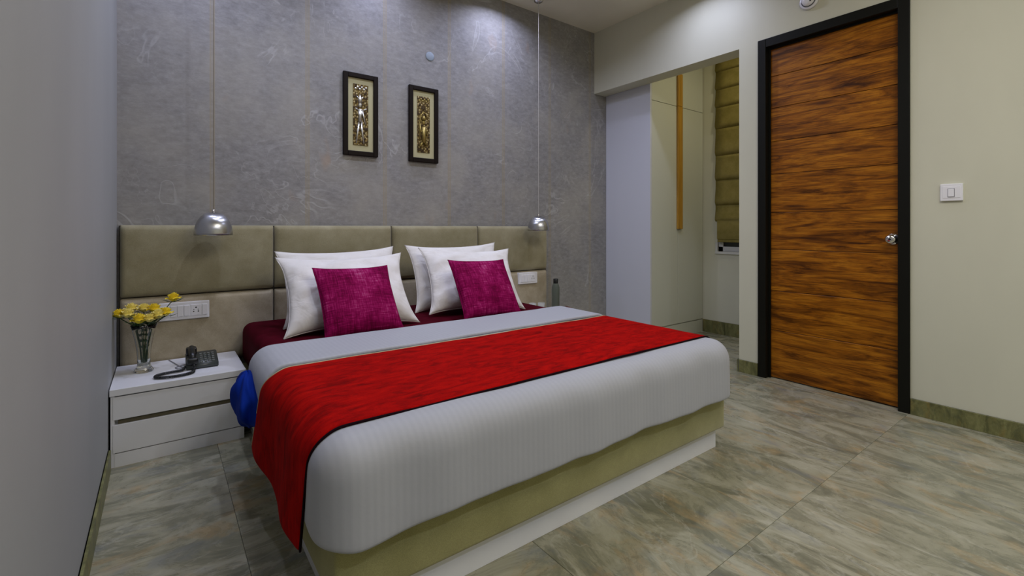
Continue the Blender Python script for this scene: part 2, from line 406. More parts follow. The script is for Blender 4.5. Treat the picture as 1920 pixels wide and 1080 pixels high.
# roman blind on the alcove window
rb = thing('roman_blind', 'olive brown roman blind half raised over the alcove window', 'blind', (AX, 2.3, .95))
fz = [2.80, 2.66, 2.479, 2.30, 2.084, 1.812, 1.561, 1.31, 1.145]
for a, b in zip(fz, fz[1:]):
    bm = bmesh.new(); n = 8; rows = []
    for i in range(n+1):
        t_ = i/n; z = a+(b-a)*t_; out = .018+.016*math.sin(t_*PI*.5)**3*1.0
        if i == n: out = .020
        rows.append([bm.verts.new((AX-out-.003*nz(y*4, z*3), y, z)) for y in (1.92, 2.05, 2.2, 2.35, 2.48, 2.588)])
    for r0, r1 in zip(rows, rows[1:]):
        for j in range(5): bm.faces.new((r0[j], r0[j+1], r1[j+1], r1[j]))
    o = obj('fold', bm, 'blind', rb, True); s_ = o.modifiers.new('t', 'SOLIDIFY'); s_.thickness = .003
for (a, b, o1, ye) in ((1.16, .964, .030, 2.570), (.975, .935, .022, 2.568)):
    obj('hanging_fold', B(AX-o1, AX-o1+.012, 1.93, ye, b, a, bev=.005, seg=2), 'blind', rb, True)
obj('head_rail', B(AX-.03, AX-.002, 1.92, 2.585, 2.80, 2.84), 'white_alu', rb)

# ------------------------------------------------------------------ headboard
HY = 3.223
hb = thing('headboard', 'wide olive beige padded headboard of eight panels along the wallpapered wall', 'headboard', (1.3, D, .3))
obj('backing', B(XL+.010, 2.822, HY+.034, D-.002, .30, 1.092), 'dark_gap', hb)
def pad(xa, xb_, za, zb):
    bm = bmesh.new(); nx, nz_ = 24, 12; r = .028; gridv = []
    dep = .046
    def prof(t, L):
        d = min(t, L-t)
        return 1. if d >= r else math.sqrt(max(0, 1-(1-d/r)**2))
    def samp(L, n):
        e = [0, .0015, .005, .011, .019, r]; e2 = [L-x for x in reversed(e)]
        mid = [r+(L-2*r)*i/n for i in range(1, n)]
        return e+mid+e2
    X_ = samp(xb_-xa, nx); Z_ = samp(zb-za, nz_)
    for z in Z_:
        row = []
        for x in X_:
            p_ = prof(x, xb_-xa)*prof(z, zb-za)
            u = x/(xb_-xa); v = z/(zb-za)
            puff = .016*(math.sin(PI*u)*math.sin(PI*v))**.5 if 0 < u < 1 and 0 < v < 1 else 0
            y = HY+.036-.036*p_-puff-.002*nz(xa+x, z, za, 4)
            row.append(bm.verts.new((xa+x, y+.008, za+z)))
        gridv.append(row)
    for r0, r1 in zip(gridv, gridv[1:]):
        for j in range(len(r0)-1): bm.faces.new((r0[j], r0[j+1], r1[j+1], r1[j]))
    return bm
xs = [XL+.012, .566, 1.339, 2.078, 2.822]
for a, b in zip(xs, xs[1:]):
    obj('panel', pad(a+.001, b-.001, .704, 1.095), 'suede', hb, True)
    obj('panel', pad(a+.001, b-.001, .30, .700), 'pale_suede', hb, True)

# ------------------------------------------------------------------ nightstands
def nightstand(xa, xb_, label):
    t = thing('nightstand', label, 'nightstand', ((xa+xb_)/2, 2.98, 0), 'white nightstands either side of the bed')
    yf = 2.762
    obj('top', B(xa, xb_, yf-.004, HY-.014, .322, .352, bev=.0015), 'white_lam', t)
    obj('body', boxes([(xa+.004, xa+.018, yf+.002, HY-.016, .0, .320), (xb_-.022, xb_-.006, yf+.021, HY-.016, .0, .320), (xa+.018, xb_-.022, yf+.03, HY-.016, .062, .318)]), 'white_lam', t)
    obj('drawer', B(xa+.012, xb_-.006, yf, yf+.02, .213, .316, bev=.001), 'white_lam', t)
    obj('drawer', B(xa+.012, xb_-.006, yf, yf+.02, .064, .190, bev=.001), 'white_lam', t)
    obj('finger_groove', boxes([(xa+.030, xb_-.022, yf+.010, yf+.029, .191, .212)]), 'groove', t, label='dark recessed finger groove between the drawers')
    obj('plinth', B(xa+.018, xb_-.007, yf+.001, yf+.017, 0, .060), 'white_lam', t)
    return t
nightstand(XL+.004, .350, 'white two-drawer nightstand under the telephone, against the left wall')
nightstand(2.262, 2.822, 'white nightstand beyond the bed, carrying the tray and bottle')

# ------------------------------------------------------------------ bed
bed = thing('bed', 'double bed base in olive beige upholstery on a white plinth', 'bed', (1.29, 2.2, 0))
BX0, BX1, BY0, BY1 = .353, 2.222, 1.222, 3.205
obj('plinth', boxes([(BX0+.03, BX1-.03, BY0+.032, BY0+.052, 0, .098), (BX0+.03, BX0+.05, BY0+.052, BY1, 0, .098), (BX1-.05, BX1-.03, BY0+.052, BY1, 0, .098)], .001), 'white_lam', bed, label='white laminate plinth')
obj('base', B(BX0, BX1, BY0, BY1, .099, .277, bev=.014, seg=3), 'base_suede', bed, True)
def rounded(x0, x1, y0, y1, z0, z1, r, seg=5):
    return B(x0, x1, y0, y1, z0, z1, bev=r, seg=seg)
MT = .520
mb = rounded(.383, 2.214, 1.262, 3.208, .279, MT, .055)
mt_ = obj('mattress', mb, 'maroon', None, True)
tag(mt_, 'thick mattress in a dark maroon sheet, bare at the pillow end', 'mattress')

# cloth draped over a box: flat coordinates -> rolled over the edges
def drape(xa, xb_, ya, yb, top, r, left_len, foot_len, right_len, flare=.06, nx=40, ny=30, nl=16, wav=.006, seed=0., foot=True,
          yfun=None, bulge=None):
    """xa..xb_, ya..yb: flat top inside the rolled edges; *_len(y or x) give the cloth length hanging past it"""
    bm = bmesh.new()
    def place(nx_, ny_, ux, uy, L):
        q = r*PI/2
        if L < q: out = r*math.sin(L/r); dr_ = r*(1-math.cos(L/r))
        else: out = r+flare*(L-q); dr_ = r+(L-q)
        x = nx_+ux*out; y = ny_+uy*out; z = top-dr_
        s = seed
        wv = wav*min(1., L/.12)
        k1 = nz(x*3.1+s, y*3.1, 0., 2.2)*wv+nz(x*9+s, y*9, 0., 1.)*wv*.5
        zz = .004*nz(x*2.2+s, y*2.2, 3.)+.0018*nz(x*7+s, y*7, 5.)
        if bulge:
            b_ = bulge(x, y, z); x += ux*b_; y += uy*b_
        x += ux*k1; y += uy*k1
        if yfun: x, y, z = yfun(x, y, z, L, ux, uy)
        return bm.verts.new((x, y, z+zz*(1. if L < .02 else .5)))
    X_ = [xa+(xb_-xa)*i/nx for i in range(nx+1)]; Y_ = [ya+(yb-ya)*j/ny for j in range(ny+1)]
    G = [[place(x, y, 0, 0, 0.) for x in X_] for y in Y_]
    for j in range(ny):
        for i in range(nx): bm.faces.new((G[j][i], G[j][i+1], G[j+1][i+1], G[j+1][i]))
    cols = []   # (start vertex, nx, ny, ux, uy, length)
    for j in range(ny, -1, -1): cols.append((G[j][0], xa, Y_[j], -1, 0, left_len(Y_[j])))
    if foot:
        for a in range(1, 8):
            an = PI+(PI/2)*a/8; L = left_len(ya)+(foot_len(xa)-left_len(ya))*a/8
            cols.append((G[0][0], xa, ya, math.cos(an), math.sin(an), L))
        for i in range(nx+1): cols.append((G[0][i], X_[i], ya, 0, -1, foot_len(X_[i])))
        for a in range(1, 8):
            an = 1.5*PI+(PI/2)*a/8; L = foot_len(xb_)+(right_len(ya)-foot_len(xb_))*a/8
            cols.append((G[0][-1], xb_, ya, math.cos(an), math.sin(an), L))
        runs = [cols]; 
        for j in range(ny+1): cols.append((G[j][-1], xb_, Y_[j], 1, 0, right_len(Y_[j])))
    else:
        runs = [cols, [(G[j][-1], xb_, Y_[j], 1, 0, right_len(Y_[j])) for j in range(ny+1)]]
    for run in runs:
        prev = None
        for (v0, a, b, ux, uy, L) in run:
            c = [v0]+[place(a, b, ux, uy, L*k_/nl) for k_ in range(1, nl+1)]
            if prev:
                for k_ in range(nl):
                    q = [prev[k_], c[k_], c[k_+1], prev[k_+1]]
                    u_ = []
                    for v in q:
                        if v not in u_: u_.append(v)
                    if len(u_) > 2: bm.faces.new(u_)
            prev = c
    return bm
def solid(o, t, off=1., sub=1):
    s_ = o.modifiers.new('thick', 'SOLIDIFY'); s_.thickness = t; s_.offset = off
    if sub: u = o.modifiers.new('sub', 'SUBSURF'); u.levels = sub; u.render_levels = sub
    return o
R = .085; TX0, TX1, TY0 = .40, 2.150, 1.262; DT = .533
def hemw(x, s): return .008*nz(x*2.3, s)+.004*nz(x*9, s)
dv = obj('duvet', drape(TX0, TX1, TY0, 2.28, DT, R,
        lambda y: (.290 if y < 2.0 else .290-.35*(y-2.0))+hemw(y, 3), lambda x: .308+hemw(x, 8)+.012*max(0, 1-(x-.4)/.25)*(x < .65), lambda y: .30,
        flare=.02, wav=.010, nx=56, ny=34), 'duvet', None, True)
solid(dv, .012, 0)
tag(dv, 'white striped duvet covering the foot and sides of the bed', 'duvet')
# folded-back band: two layers with a soft roll at the pillow side
def band_y(x, y, z, L, ux, uy):
    return x, y, z
def band_left(y):
    t = (y-1.985)/(2.375-1.985)
    return .215+.07*math.sin(min(1, max(0, t))*PI)-.045*t
bd = bmesh.new()
bmt = drape(TX0, TX1-.01, 1.985, 2.345, DT+.022, R+.010, band_left, None, lambda y: .28, flare=.0, wav=.006, nx=50, ny=12, seed=4., foot=False)
bd.free()
bdo = obj('turned_down_fold', bmt, 'duvet', dv, True); solid(bdo, .018, -1)
bv = bdo.modifiers.new('bev', 'BEVEL'); bv.width = .008; bv.segments = 2; bv.limit_method = 'ANGLE'; bv.angle_limit = math.radians(60)
bdo.modifiers.move(2, 1)

# red runner
def runner_shift(x, y, z, L, ux, uy):
    if ux < 0 and L > .06:                       # left side flares towards the head end at its hem
        f = (L-.06)/.40; t = (y-1.305)/(1.955-1.305)
        y += f*(.075*(1-t)+.20*t); x -= .010*f*math.sin(t*9)+.006*f
    return x, y, z
rn = obj('bed_runner', drape(TX0, TX1, 1.296, 1.958, DT+.014, R+.012, lambda y: .405+.008*math.sin(y*9), None, lambda y: .30,
        flare=.02, wav=.006, nx=50, ny=22, nl=20, seed=2., foot=False, yfun=runner_shift), 'red', None, True)
solid(rn, .007, -1); tag(rn, 'long red plush bed runner laid across the duvet, its end hanging at the left', 'bed runner')
def strip(ya, yb, mname, name, dz_, lab):
    def sh(x, y, z, L, ux, uy):
        x, y2, z = runner_shift(x, y, z, L, ux, uy); return x, y2, z
    o = obj(name, drape(TX0, TX1, ya, yb, DT+.014+dz_, R+.012+dz_, lambda y: .405+.008*math.sin(y*9), None, lambda y: .30, flare=.02, wav=.006, nx=50, ny=1, nl=20, seed=2., foot=False, yfun=sh), mname, rn, True, label=lab)
    solid(o, .008, -1); return o
strip(1.287, 1.297, 'dark_trim', 'border_trim', .0, 'dark trim along the front edge of the runner')
strip(1.957, 1.962, 'mat_board', 'border_trim', .0, 'thin pale piping along the back edge of the runner')

# blue blanket bulging out under the duvet on the left
bm = bmesh.new(); n1, n2 = 40, 28; rows = []
for j in range(n2+1):
    t_ = j/n2; ph_ = PI*t_; z = .368+.100*math.cos(ph_); row = []
    rad = math.sin(ph_)**(1.25 if t_ < .5 else .62)
    cy_ = 2.235-.02*t_+.13*max(0, .42-t_)
    for i in range(n1):
        a = 2*PI*i/n1
        ry = (.165 if t_ < .75 else .150)*rad; rx = .058*rad
        fold = 1+.13*math.sin(a*6+t_*7)+.06*math.sin(a*11-t_*9)+.22*nz(math.cos(a)*2, math.sin(a)*2, t_*4)
        row.append(bm.verts.new((.296+rx*math.cos(a)*fold, cy_+ry*math.sin(a)*fold, z+.008*nz(a, t_*6))))
    rows.append(row)
for a, b in zip(rows, rows[1:]):
    for i in range(n1): bm.faces.new((a[i], a[(i+1) % n1], b[(i+1) % n1], b[i]))
bmesh.ops.remove_doubles(bm, verts=bm.verts, dist=1e-5)
bl = obj('blanket', bm, 'blue', None, True); bl.modifiers.new('s', 'SUBSURF').levels = 1
tag(bl, 'bunched blue blanket bulging out beside the nightstand below the turned-down duvet', 'blanket')

# ------------------------------------------------------------------ pillows and cushions
def pillow_bm(wd_, hg, th, pinch=.06, ear=.02, seed=0., wr=.004, sag=.25, n=30, flange=False):
    bm = bmesh.new(); top = []; bot = []
    def outline(u, v):   # edges drawn in between the corners
        x = wd_/2*u*(1-pinch*(1-v*v)**1.0*abs(u)**3); z = hg/2*v*(1-pinch*1.2*(1-u*u)*abs(v)**3)
        c = (abs(u)*abs(v))**6
        return x*(1+ear*c), z*(1+ear*c)
    for side in (1, -1):
        g = []
        for j in range(n+1):
            row = []
            v = math.sin((j/n*2-1)*PI/2)
            for i in range(n+1):
                u = math.sin((i/n*2-1)*PI/2)
                x, z = outline(u, v)
                t_ = ((1-u*u)*(1-v*v)); e = max(0, t_)**.42
                y = th/2*e*(1-sag*v*(1 if v > 0 else .6))
                fold = wr*(nz(u*2.2+seed, v*2.2, side)*1.6+nz(u*5+seed, v*4, side+3)+.8*abs(nz(u*9+v*4+seed, v*9-u*3, 7)))*min(1, t_*5)
                y += fold
                row.append(bm.verts.new((x, -side*y, z+hg/2)))
            g.append(row)
        for a, b in zip(g, g[1:]):
            for i in range(n): bm.faces.new((a[i], a[i+1], b[i+1], b[i]))
    bmesh.ops.remove_doubles(bm, verts=bm.verts, dist=1e-4)
    return bm
def put_pillow(name, mname, loc, tilt, yaw, roll, dims, seed, label, cat, group, pinch=.06, ear=.03, wr=.004, sag=.25, seam=True):
    wd_, hg, th = dims
    bm = pillow_bm(wd_, hg, th, pinch, ear, seed, wr, sag)
    o = obj(name, bm, mname, None, True)
    o.location = loc
    o.rotation_euler = (Matrix.Rotation(yaw, 3, 'Z') @ Matrix.Rotation(-tilt, 3, 'X') @ Matrix.Rotation(roll, 3, 'Y')).to_euler()
    rm = o.rotation_euler.to_matrix(); o.location.z = MT+.002-min((rm @ v.co).z for v in o.data.vertices)
    tag(o, label, cat, group)
    if seam:   # piped edge running around the case
        sm = bmesh.new(); pts = []
        K = 80
        for q in range(K):
            s_ = q/K*4; f = s_ % 1; side = int(s_)
            u, v = [(f*2-1, -1), (1, f*2-1), (1-f*2, 1), (-1, 1-f*2)][side]
            x = wd_/2*u*(1-pinch*(1-v*v)*abs(u)**3); z = hg/2*v*(1-pinch*1.2*(1-u*u)*abs(v)**3); c = (abs(u)*abs(v))**6
            pts.append((x*(1+ear*c), 0, z*(1+ear*c)+hg/2))
        tube(sm, pts+[pts[0]], .0032, 6)
        so = obj('seam', sm, mname, None, True); so.parent = o
    return o
Rd = math.radians
PG = 'ivory bed pillows'
put_pillow('pillow', 'pillow', (.905, 2.84, MT+.004), Rd(23), Rd(2), Rd(-1), (.70, .435, .12), 1.3, 'rear ivory pillow of the left pair, mostly hidden against the headboard', 'pillow', PG, .07, .05, .007)
put_pillow('pillow', 'pillow', (.855, 2.56, MT+.006), Rd(37), Rd(-3), Rd(-.5), (.685, .465, .17), 5.1, 'front ivory pillow of the left pair, right behind a magenta cushion', 'pillow', PG, .08, .06, .011, .4)
put_pillow('pillow', 'pillow', (1.695, 2.83, MT+.004), Rd(22), Rd(-3), Rd(-.5), (.69, .45, .12), 8.7, 'rear ivory pillow of the right pair, its case creased at the left edge', 'pillow', PG, .07, .05, .009)
put_pillow('pillow', 'pillow', (1.675, 2.60, MT+.006), Rd(34), Rd(-8), Rd(1.8), (.645, .46, .17), 12.2, 'front ivory pillow of the right pair, behind the farther magenta cushion', 'pillow', PG, .08, .06, .012, .4)
CG = 'magenta scatter cushions'
put_pillow('cushion', 'magenta', (.852, 2.392, MT+.008), Rd(36), Rd(2), Rd(1), (.41, .41, .12), 2.2, 'magenta slubbed cushion leaning on the left pillows, nearer the nightstand telephone', 'cushion', CG, .05, .02, .003, .15)
put_pillow('cushion', 'magenta', (1.640, 2.372, MT+.008), Rd(35), Rd(-1), Rd(2.), (.41, .41, .13), 6.6, 'magenta slubbed cushion leaning on the right pillows, farther from the camera', 'cushion', CG, .05, .02, .004, .15)

# ------------------------------------------------------------------ pendant lamps
def pendant(x, y, zb, label, cab='cable_m'):
    t = thing('pendant_lamp', label, 'lamp', (x, y, zb), 'brushed metal dome pendants')
    r, h_ = .093, .128; prof = []
    for i in range(19):
        a = i/18*PI/2; prof.append((r*math.cos(a)**.82, h_*math.sin(a)))
    prof[-1] = (0.0, h_)
    bm = shell([(r, 0)]+prof[1:], c=(x, y, zb), n=48)
    o = obj('lamp_shade', bm, 'brushed', t, True); s_ = o.modifiers.new('t', 'SOLIDIFY'); s_.thickness = .0018
    obj('finial', lathe(bmesh.new(), [(0, 0), (.007, 0), (.006, .012), (.002, .018), (0, .018)], x, y, zb+h_-.002, 14), 'chrome', t, True)
    obj('cable', tube(bmesh.new(), [(x, y, zb+h_+.014), (x, y, 2.0), (x, y, H-.02)], .0022, 6), cab, t)
    obj('ceiling_rose', lathe(bmesh.new(), [(0, 0), (.020, 0), (.038, .010), (.040, .026), (0, .026)], x, y, H-.0265, 24), 'chrome', t, True)
    bs = obj('lamp_holder', lathe(bmesh.new(), [(0, 0), (.018, 0), (.018, .05), (0, .05)], x, y, zb+.070, 16), 'white_plastic', t, True)
    obj('bulb', sph(bmesh.new(), (x, y, zb+.045), .026), 'bulb', t, True)
    return t
M['cable_m'] = mat('pale lamp cable', (.45, .42, .38), .45); M['cable_t'] = mat('taupe lamp cable', (.20, .17, .125), .6)
pendant(.2335, 3.085, 1.039, 'brushed metal dome pendant hanging above the telephone nightstand', 'cable_t')
pendant(2.590, 3.085, 1.055, 'brushed metal dome pendant hanging at the far right end of the headboard')
DL = ['over the right half of the headboard', 'over the left half of the headboard', 'in the far left corner above the telephone nightstand', 'above the alcove opening',
      'over the floor right of the door', 'over the left pillows, added as fill', 'over the right pillows, added as fill', 'behind the camera near the left wall', 'behind the camera in the middle', 'behind the camera near the right wall']
for (x, y, p_), where in zip(DOWN, DL):
    t = thing('downlight', 'round recessed ceiling downlight '+where, 'light', (x, y, H), 'recessed ceiling downlights')
    obj('trim_ring', shell([(.050, -.001), (.052, -.006), (.064, -.006), (.068, -.001)], c=(x, y, H), n=28), 'white_metal', t, True)
    obj('diffuser', lathe(bmesh.new(), [(0, -.001), (.050, -.001), (.050, -.004), (0, -.004)], x, y, H, 24), 'diffuser', t)
t = thing('downlight', 'small ceiling downlight added as fill inside the wardrobe alcove', 'light', (4.05, 1.75, H), 'recessed ceiling downlights')
obj('trim_ring', shell([(.062, -.001), (.064, -.006), (.076, -.006), (.080, -.001)], c=(4.05, 1.75, H), n=28), 'white_metal', t, True)
obj('diffuser', lathe(bmesh.new(), [(0, -.001), (.062, -.001), (.062, -.004), (0, -.004)], 4.05, 1.75, H, 24), 'diffuser', t)
t = thing('fill_panel', 'square flat fill light added over the open floor, out of view', 'light', (1.55, -.15, H))
obj('frame', boxes([(.95, 2.15, -.75, -.73, H-.028, H-.001), (.95, 2.15, .43, .45, H-.028, H-.001), (.95, .97, -.73, .43, H-.028, H-.001), (2.13, 2.15, -.73, .43, H-.028, H-.001)]), 'white_metal', t)
obj('diffuser', B(.971, 2.129, -.729, .429, H-.022, H-.004), 'white_metal', t)

# ------------------------------------------------------------------ framed reliefs
def picture(x0, x1, z0, z1, variant, label):
    t = thing('picture', label, 'picture', ((x0+x1)/2, D, z0), 'framed narrow reliefs')
    fw = .033; y = D
    obj('frame', boxes([(x0, x0+fw, y-.026, y-.001, z0, z1), (x1-fw, x1, y-.026, y-.001, z0, z1), (x0+fw-.001, x1-fw+.001, y-.026, y-.001, z0, z0+fw), (x0+fw-.001, x1-fw+.001, y-.026, y-.001, z1-fw, z1)], .004), 'pic_frame', t)
    obj('mount', B(x0+fw, x1-fw, y-.010, y-.002, z0+fw, z1-fw), 'mat_board', t)
    ax0, ax1, az0, az1 = x0+fw+.036, x1-fw-.036, z0+fw+.042, z1-fw-.040
    pl = obj('relief_plate', B(ax0, ax1, y-.015, y-.010, az0, az1, bev=.002), 'relief', t)
    cx = (ax0+ax1)/2; W = ax1-ax0; Hh = az1-az0; yy = y-.0165
    bm = bmesh.new()
    P = lambda u, v: (cx+u*W/2, yy, az0+v*Hh)
    if variant == 0:      # standing figure with a tall crown and outstretched arm
        tube(bm, [P(-.60, .03), P(-.45, .18), P(-.22, .40)], .0065, 6, [.7, .9, 1.3])
        tube(bm, [P(.38, .03), P(.22, .18), P(.02, .40)], .0065, 6, [.7, .9, 1.3])
        tube(bm, [P(-.14, .38), P(-.12, .48), P(-.10, .56)], .012, 8, [1.25, .85, 1.5])
        tube(bm, [P(-.34, .565), P(-.10, .575), P(.22, .57)], .0085, 6, [.8, 1.2, .8])
        tube(bm, [P(-.40, .575), P(-.72, .60)], .005, 6); tube(bm, [P(.22, .57), P(.72, .605)], .005, 6)
        tube(bm, [P(.20, .56), P(.38, .46), P(.62, .35)], .0055, 6, [1.2, 1, .8])
        sph(bm, P(-.10, .66), .013, (.9, .45, 1.3))
        tube(bm, [P(-.12, .69), P(-.14, .74), P(-.12, .83)], .011, 8, [1., 1.3, .3])
        for s_ in (-1, 1): tube(bm, [P(-.12+.1*s_, .75), P(-.12+.42*s_, .80)], .007, 6, [1.2, .5])
    else:                 # seated figure with a curved staff over a stepped base
        tube(bm, [P(-.55, .10), P(-.30, .16), P(.05, .20), P(.45, .13)], .010, 6)
        tube(bm, [P(.0, .18), P(.02, .32), P(.0, .45)], .016, 8, [1.3, .85, 1.1])
        tube(bm, [P(-.05, .43), P(-.45, .36), P(-.60, .50)], .006, 6); tube(bm, [P(.05, .43), P(.40, .40), P(.52, .30)], .006, 6)
        sph(bm, P(.02, .54), .015, (.9, .45, 1.2)); tube(bm, [P(.0, .58), P(.0, .66)], .016, 6, [1.2, .4])
        tube(bm, [P(-.62, .22), P(-.66, .52), P(-.45, .66), P(-.1, .72), P(.3, .70), P(.62, .60)], .0045, 6)
    bd_ = bmesh.new()
    for q in range(6): sph(bd_, P(-.7+.28*q, .92+.03*(q % 2)), .0075, (1, .45, 1.1), 8)
    obj('beading', bd_, 'silver' if variant == 0 else 'gold', pl, True, kind='stuff')
    obj('figure', bm, 'silver' if variant == 0 else 'gold', pl, True, label='raised standing figure' if variant == 0 else 'raised seated figure')
    return t
picture(.998, 1.243, 1.583, 2.158, 0, 'left of two dark framed reliefs, silver standing figure on gold')
picture(1.481, 1.724, 1.578, 2.152, 1, 'right of two dark framed reliefs, dull gold figure')
M['plate_grey'] = mat('blue grey plastic', (.27, .32, .37), .5)
c_ = lathe(bmesh.new(), [(0, -.006), (.030, -.006), (.0345, -.004), (.035, -.001), (0, -.001)], 1.662, D, 2.403, 28, 'Y')
tag(obj('cover_plate', c_, 'plate_grey', None, True), 'small round pale grey cover plate on the wallpaper above the pictures', 'cover plate')

# ------------------------------------------------------------------ switches
def rocker_plate_back(x0, x1, z0, z1, label, mods):
    y = HY-.010
    t = thing('switch_plate', label, 'switch', ((x0+x1)/2, y, z0))
    obj('plate', B(x0, x1, y-.010, y+.022, z0, z1, bev=.003), 'white_plastic', t)
    for (n_, a, b, mm) in mods:
        xa, xb_ = x0+a*(x1-x0), x0+b*(x1-x0); za, zb = z0+.018, z1-.018
        if n_ == 'switch': obj('switch', B(xa+.001, xb_-.001, y-.015, y-.009, za, zb, bev=.0015), mm, t)
        elif n_ == 'regulator':
            f = obj('regulator', B(xa+.001, xb_-.001, y-.0125, y-.009, za, zb, bev=.001), mm, t)
            obj('dial', lathe(bmesh.new(), [(0, 0), (.014, 0), (.013, -.012), (0, -.012)], (xa+xb_)/2, y-.0125, (za+zb)/2, 16, 'Y'), 'grey_plastic', f, True, label='grey dial')
        else:
            f = obj('socket', B(xa+.001, xb_-.001, y-.0135, y-.009, za, zb, bev=.001), mm, t)
            mx = (xa+xb_)/2; mz = (za+zb)/2
            for (dx, dz_, rr) in ((0, .014, .0042), (-.011, -.008, .0035), (.011, -.008, .0035), (-.010, .003, .0025), (.010, .003, .0025)):
                obj('pin_hole', lathe(bmesh.new(), [(0, -.0138), (rr, -.0138), (rr, -.0128), (0, -.0128)], mx+dx, y, mz+dz_, 12, 'Y'), 'steel_dark', f)
    return t
rocker_plate_back(-.010, .222, .568, .664, 'wide white switch plate with dial and socket on the headboard above the telephone',
                  [('regulator', .04, .20, 'white_plastic'), ('switch', .22, .34, 'white_plastic'), ('switch', .35, .47, 'white_plastic'), ('switch', .48, .60, 'white_plastic'), ('socket', .62, .83, 'white_plastic'), ('switch', .85, .96, 'white_plastic')])
rocker_plate_back(2.470, 2.676, .592, .690, 'white switch plate with socket on the headboard beside the right pillows',
                  [('switch', .10, .24, 'white_plastic'), ('switch', .26, .40, 'white_plastic'), ('switch', .42, .56, 'white_plastic'), ('socket', .60, .88, 'white_plastic')])
t = thing('switch_plate', 'single white rocker switch plate on the cream wall right of the door', 'switch', (XR, .62, 1.228))
obj('plate', B(XR-.013, XR+.001, .573, .666, 1.228, 1.322, bev=.003), 'white_plastic', t)
obj('inner_frame', B(XR-.0145, XR-.012, .583, .656, 1.244, 1.308, bev=.001), 'white_plastic', t)
obj('switch', B(XR-.020, XR-.0140, .608, .632, 1.251, 1.294, bev=.0015), 'white_plastic', t)
obj('switch_surround', boxes([(XR-.0150, XR-.0144, .6055, .6345, 1.2485, 1.2965)]), 'grey_plastic', t)
# round sensor above the door
t = thing('wall_sensor', 'round white sensor with a dark hole high above the door', 'sensor', (XR, 1.327, 2.60))
obj('base', lathe(bmesh.new(), [(0, -.001), (.058, -.001), (.058, -.012), (.052, -.018), (0, -.018)], XR, 1.327, 2.603, 36, 'X'), 'white_plastic', t, True)
obj('dome', lathe(bmesh.new(), [(.040, -.018), (.038, -.030), (.024, -.038), (0, -.040)], XR, 1.327, 2.603, 32, 'X'), 'white_plastic', t, True)
obj('ring_slot', lathe(bmesh.new(), [(.042, -.0185), (.042, -.0195), (.046, -.0195), (.046, -.0185)], XR, 1.327, 2.603, 32, 'X'), 'grey_plastic', t, True)
obj('hole', lathe(bmesh.new(), [(0, -.034), (.006, -.034), (.006, -.0385), (0, -.0385)], XR, 1.310, 2.590, 14, 'X'), 'steel_dark', t)

# ------------------------------------------------------------------ things on the left nightstand
NZ = .3525
vx, vy = -.070, 3.020
t = thing('vase', 'clear glass flared vase of yellow flowers on the left nightstand', 'vase', (vx, vy, NZ))
vp = [(0, .0), (.036, .0), (.040, .006), (.037, .014), (.030, .024), (.027, .036), (.027, .070), (.030, .120), (.038, .170), (.048, .215), (.055, .240),
      (.0525, .240), (.0455, .215), (.0355, .170), (.0275, .120), (.0245, .070), (.0245, .040), (.022, .034), (0, .032)]
bm = bmesh.new(); lathe(bm, vp, vx, vy, NZ, 36)
for v in bm.verts:                     # cut facets
    d = Vector((v.co.x-vx, v.co.y-vy, 0)); a = math.atan2(d.y, d.x)
    if d.length > .03 and v.co.z < NZ+.2: f = 1+.025*math.cos(a*12); v.co.x = vx+d.x*f; v.co.y = vy+d.y*f
obj('glass_body', bm, 'clear_glass', t, True)
def blossom(c, r, seed, mname):
    bm = bmesh.new(); rnd = random.Random(seed)
    for ring, (n, rad, tilt, sz) in enumerate(((7, .92, .25, .60), (7, .70, .75, .55), (6, .45, 1.1, .48), (4, .2, 1.4, .4))):
        for q in range(n):
            a = 2*PI*q/n+ring*.5+rnd.random()*.3
            d = Vector((math.cos(a), math.sin(a), 0)); s_ = Vector((-math.sin(a), math.cos(a), 0))
            base_ = Vector(c)+d*r*.12*ring*0; up = Vector((0, 0, 1)); vs = []
            for (u, wv_) in ((.05, .12), (.5, .5), (.85, .55), (1.05, .25)):
                for sg in (-1, 0, 1):
                    pos_ = base_+d*(u*rad*r*math.cos(tilt*.55))+up*(r*(u*math.sin(tilt)*.9-.18+(.12 if sg else 0)*u))+s_*(sg*wv_*sz*r)
                    pos_ += Vector((rnd.uniform(-1, 1), rnd.uniform(-1, 1), rnd.uniform(-1, 1)))*r*.05
                    vs.append(bm.verts.new(pos_))
            for a_ in range(3):
                for b_ in range(2): bm.faces.new((vs[a_*3+b_], vs[a_*3+b_+1], vs[(a_+1)*3+b_+1], vs[(a_+1)*3+b_]))
    sph(bm, (c[0], c[1], c[2]+r*.05), r*.5, (1, 1, .8), 8)
    return bm
import sys
# (pixel-measured spread translated to metres around the vase)
FL = [(-.168, 3.02, .648, .027, 'petal', 'farthest left yellow flower in the vase, beside the left wall'),
      (-.132, 2.985, .650, .028, 'petal2', 'pale flower second from the left wall in the vase'),
      (-.120, 3.05, .668, .028, 'petal2', 'pale yellow flower at the back left of the vase bouquet'),
      (-.086, 2.955, .622, .030, 'petal', 'deep yellow flower hanging lowest at the front of the vase'),
      (-.070, 3.04, .664, .027, 'petal2', 'pale flower at the middle back of the vase bouquet'),
      (-.046, 2.95, .624, .026, 'petal2', 'pale flower at the front middle of the vase rim'),
      (-.028, 3.03, .660, .028, 'petal', 'yellow flower behind the right side of the vase bouquet'),
      (-.012, 2.965, .636, .029, 'petal2', 'large pale flower at the right front of the vase'),
      (.018, 2.99, .642, .027, 'petal', 'yellow flower farthest right in the main bunch of the vase'),
      (.052, 3.05, .706, .028, 'petal', 'single tall yellow flower leaning over the switch plate')]
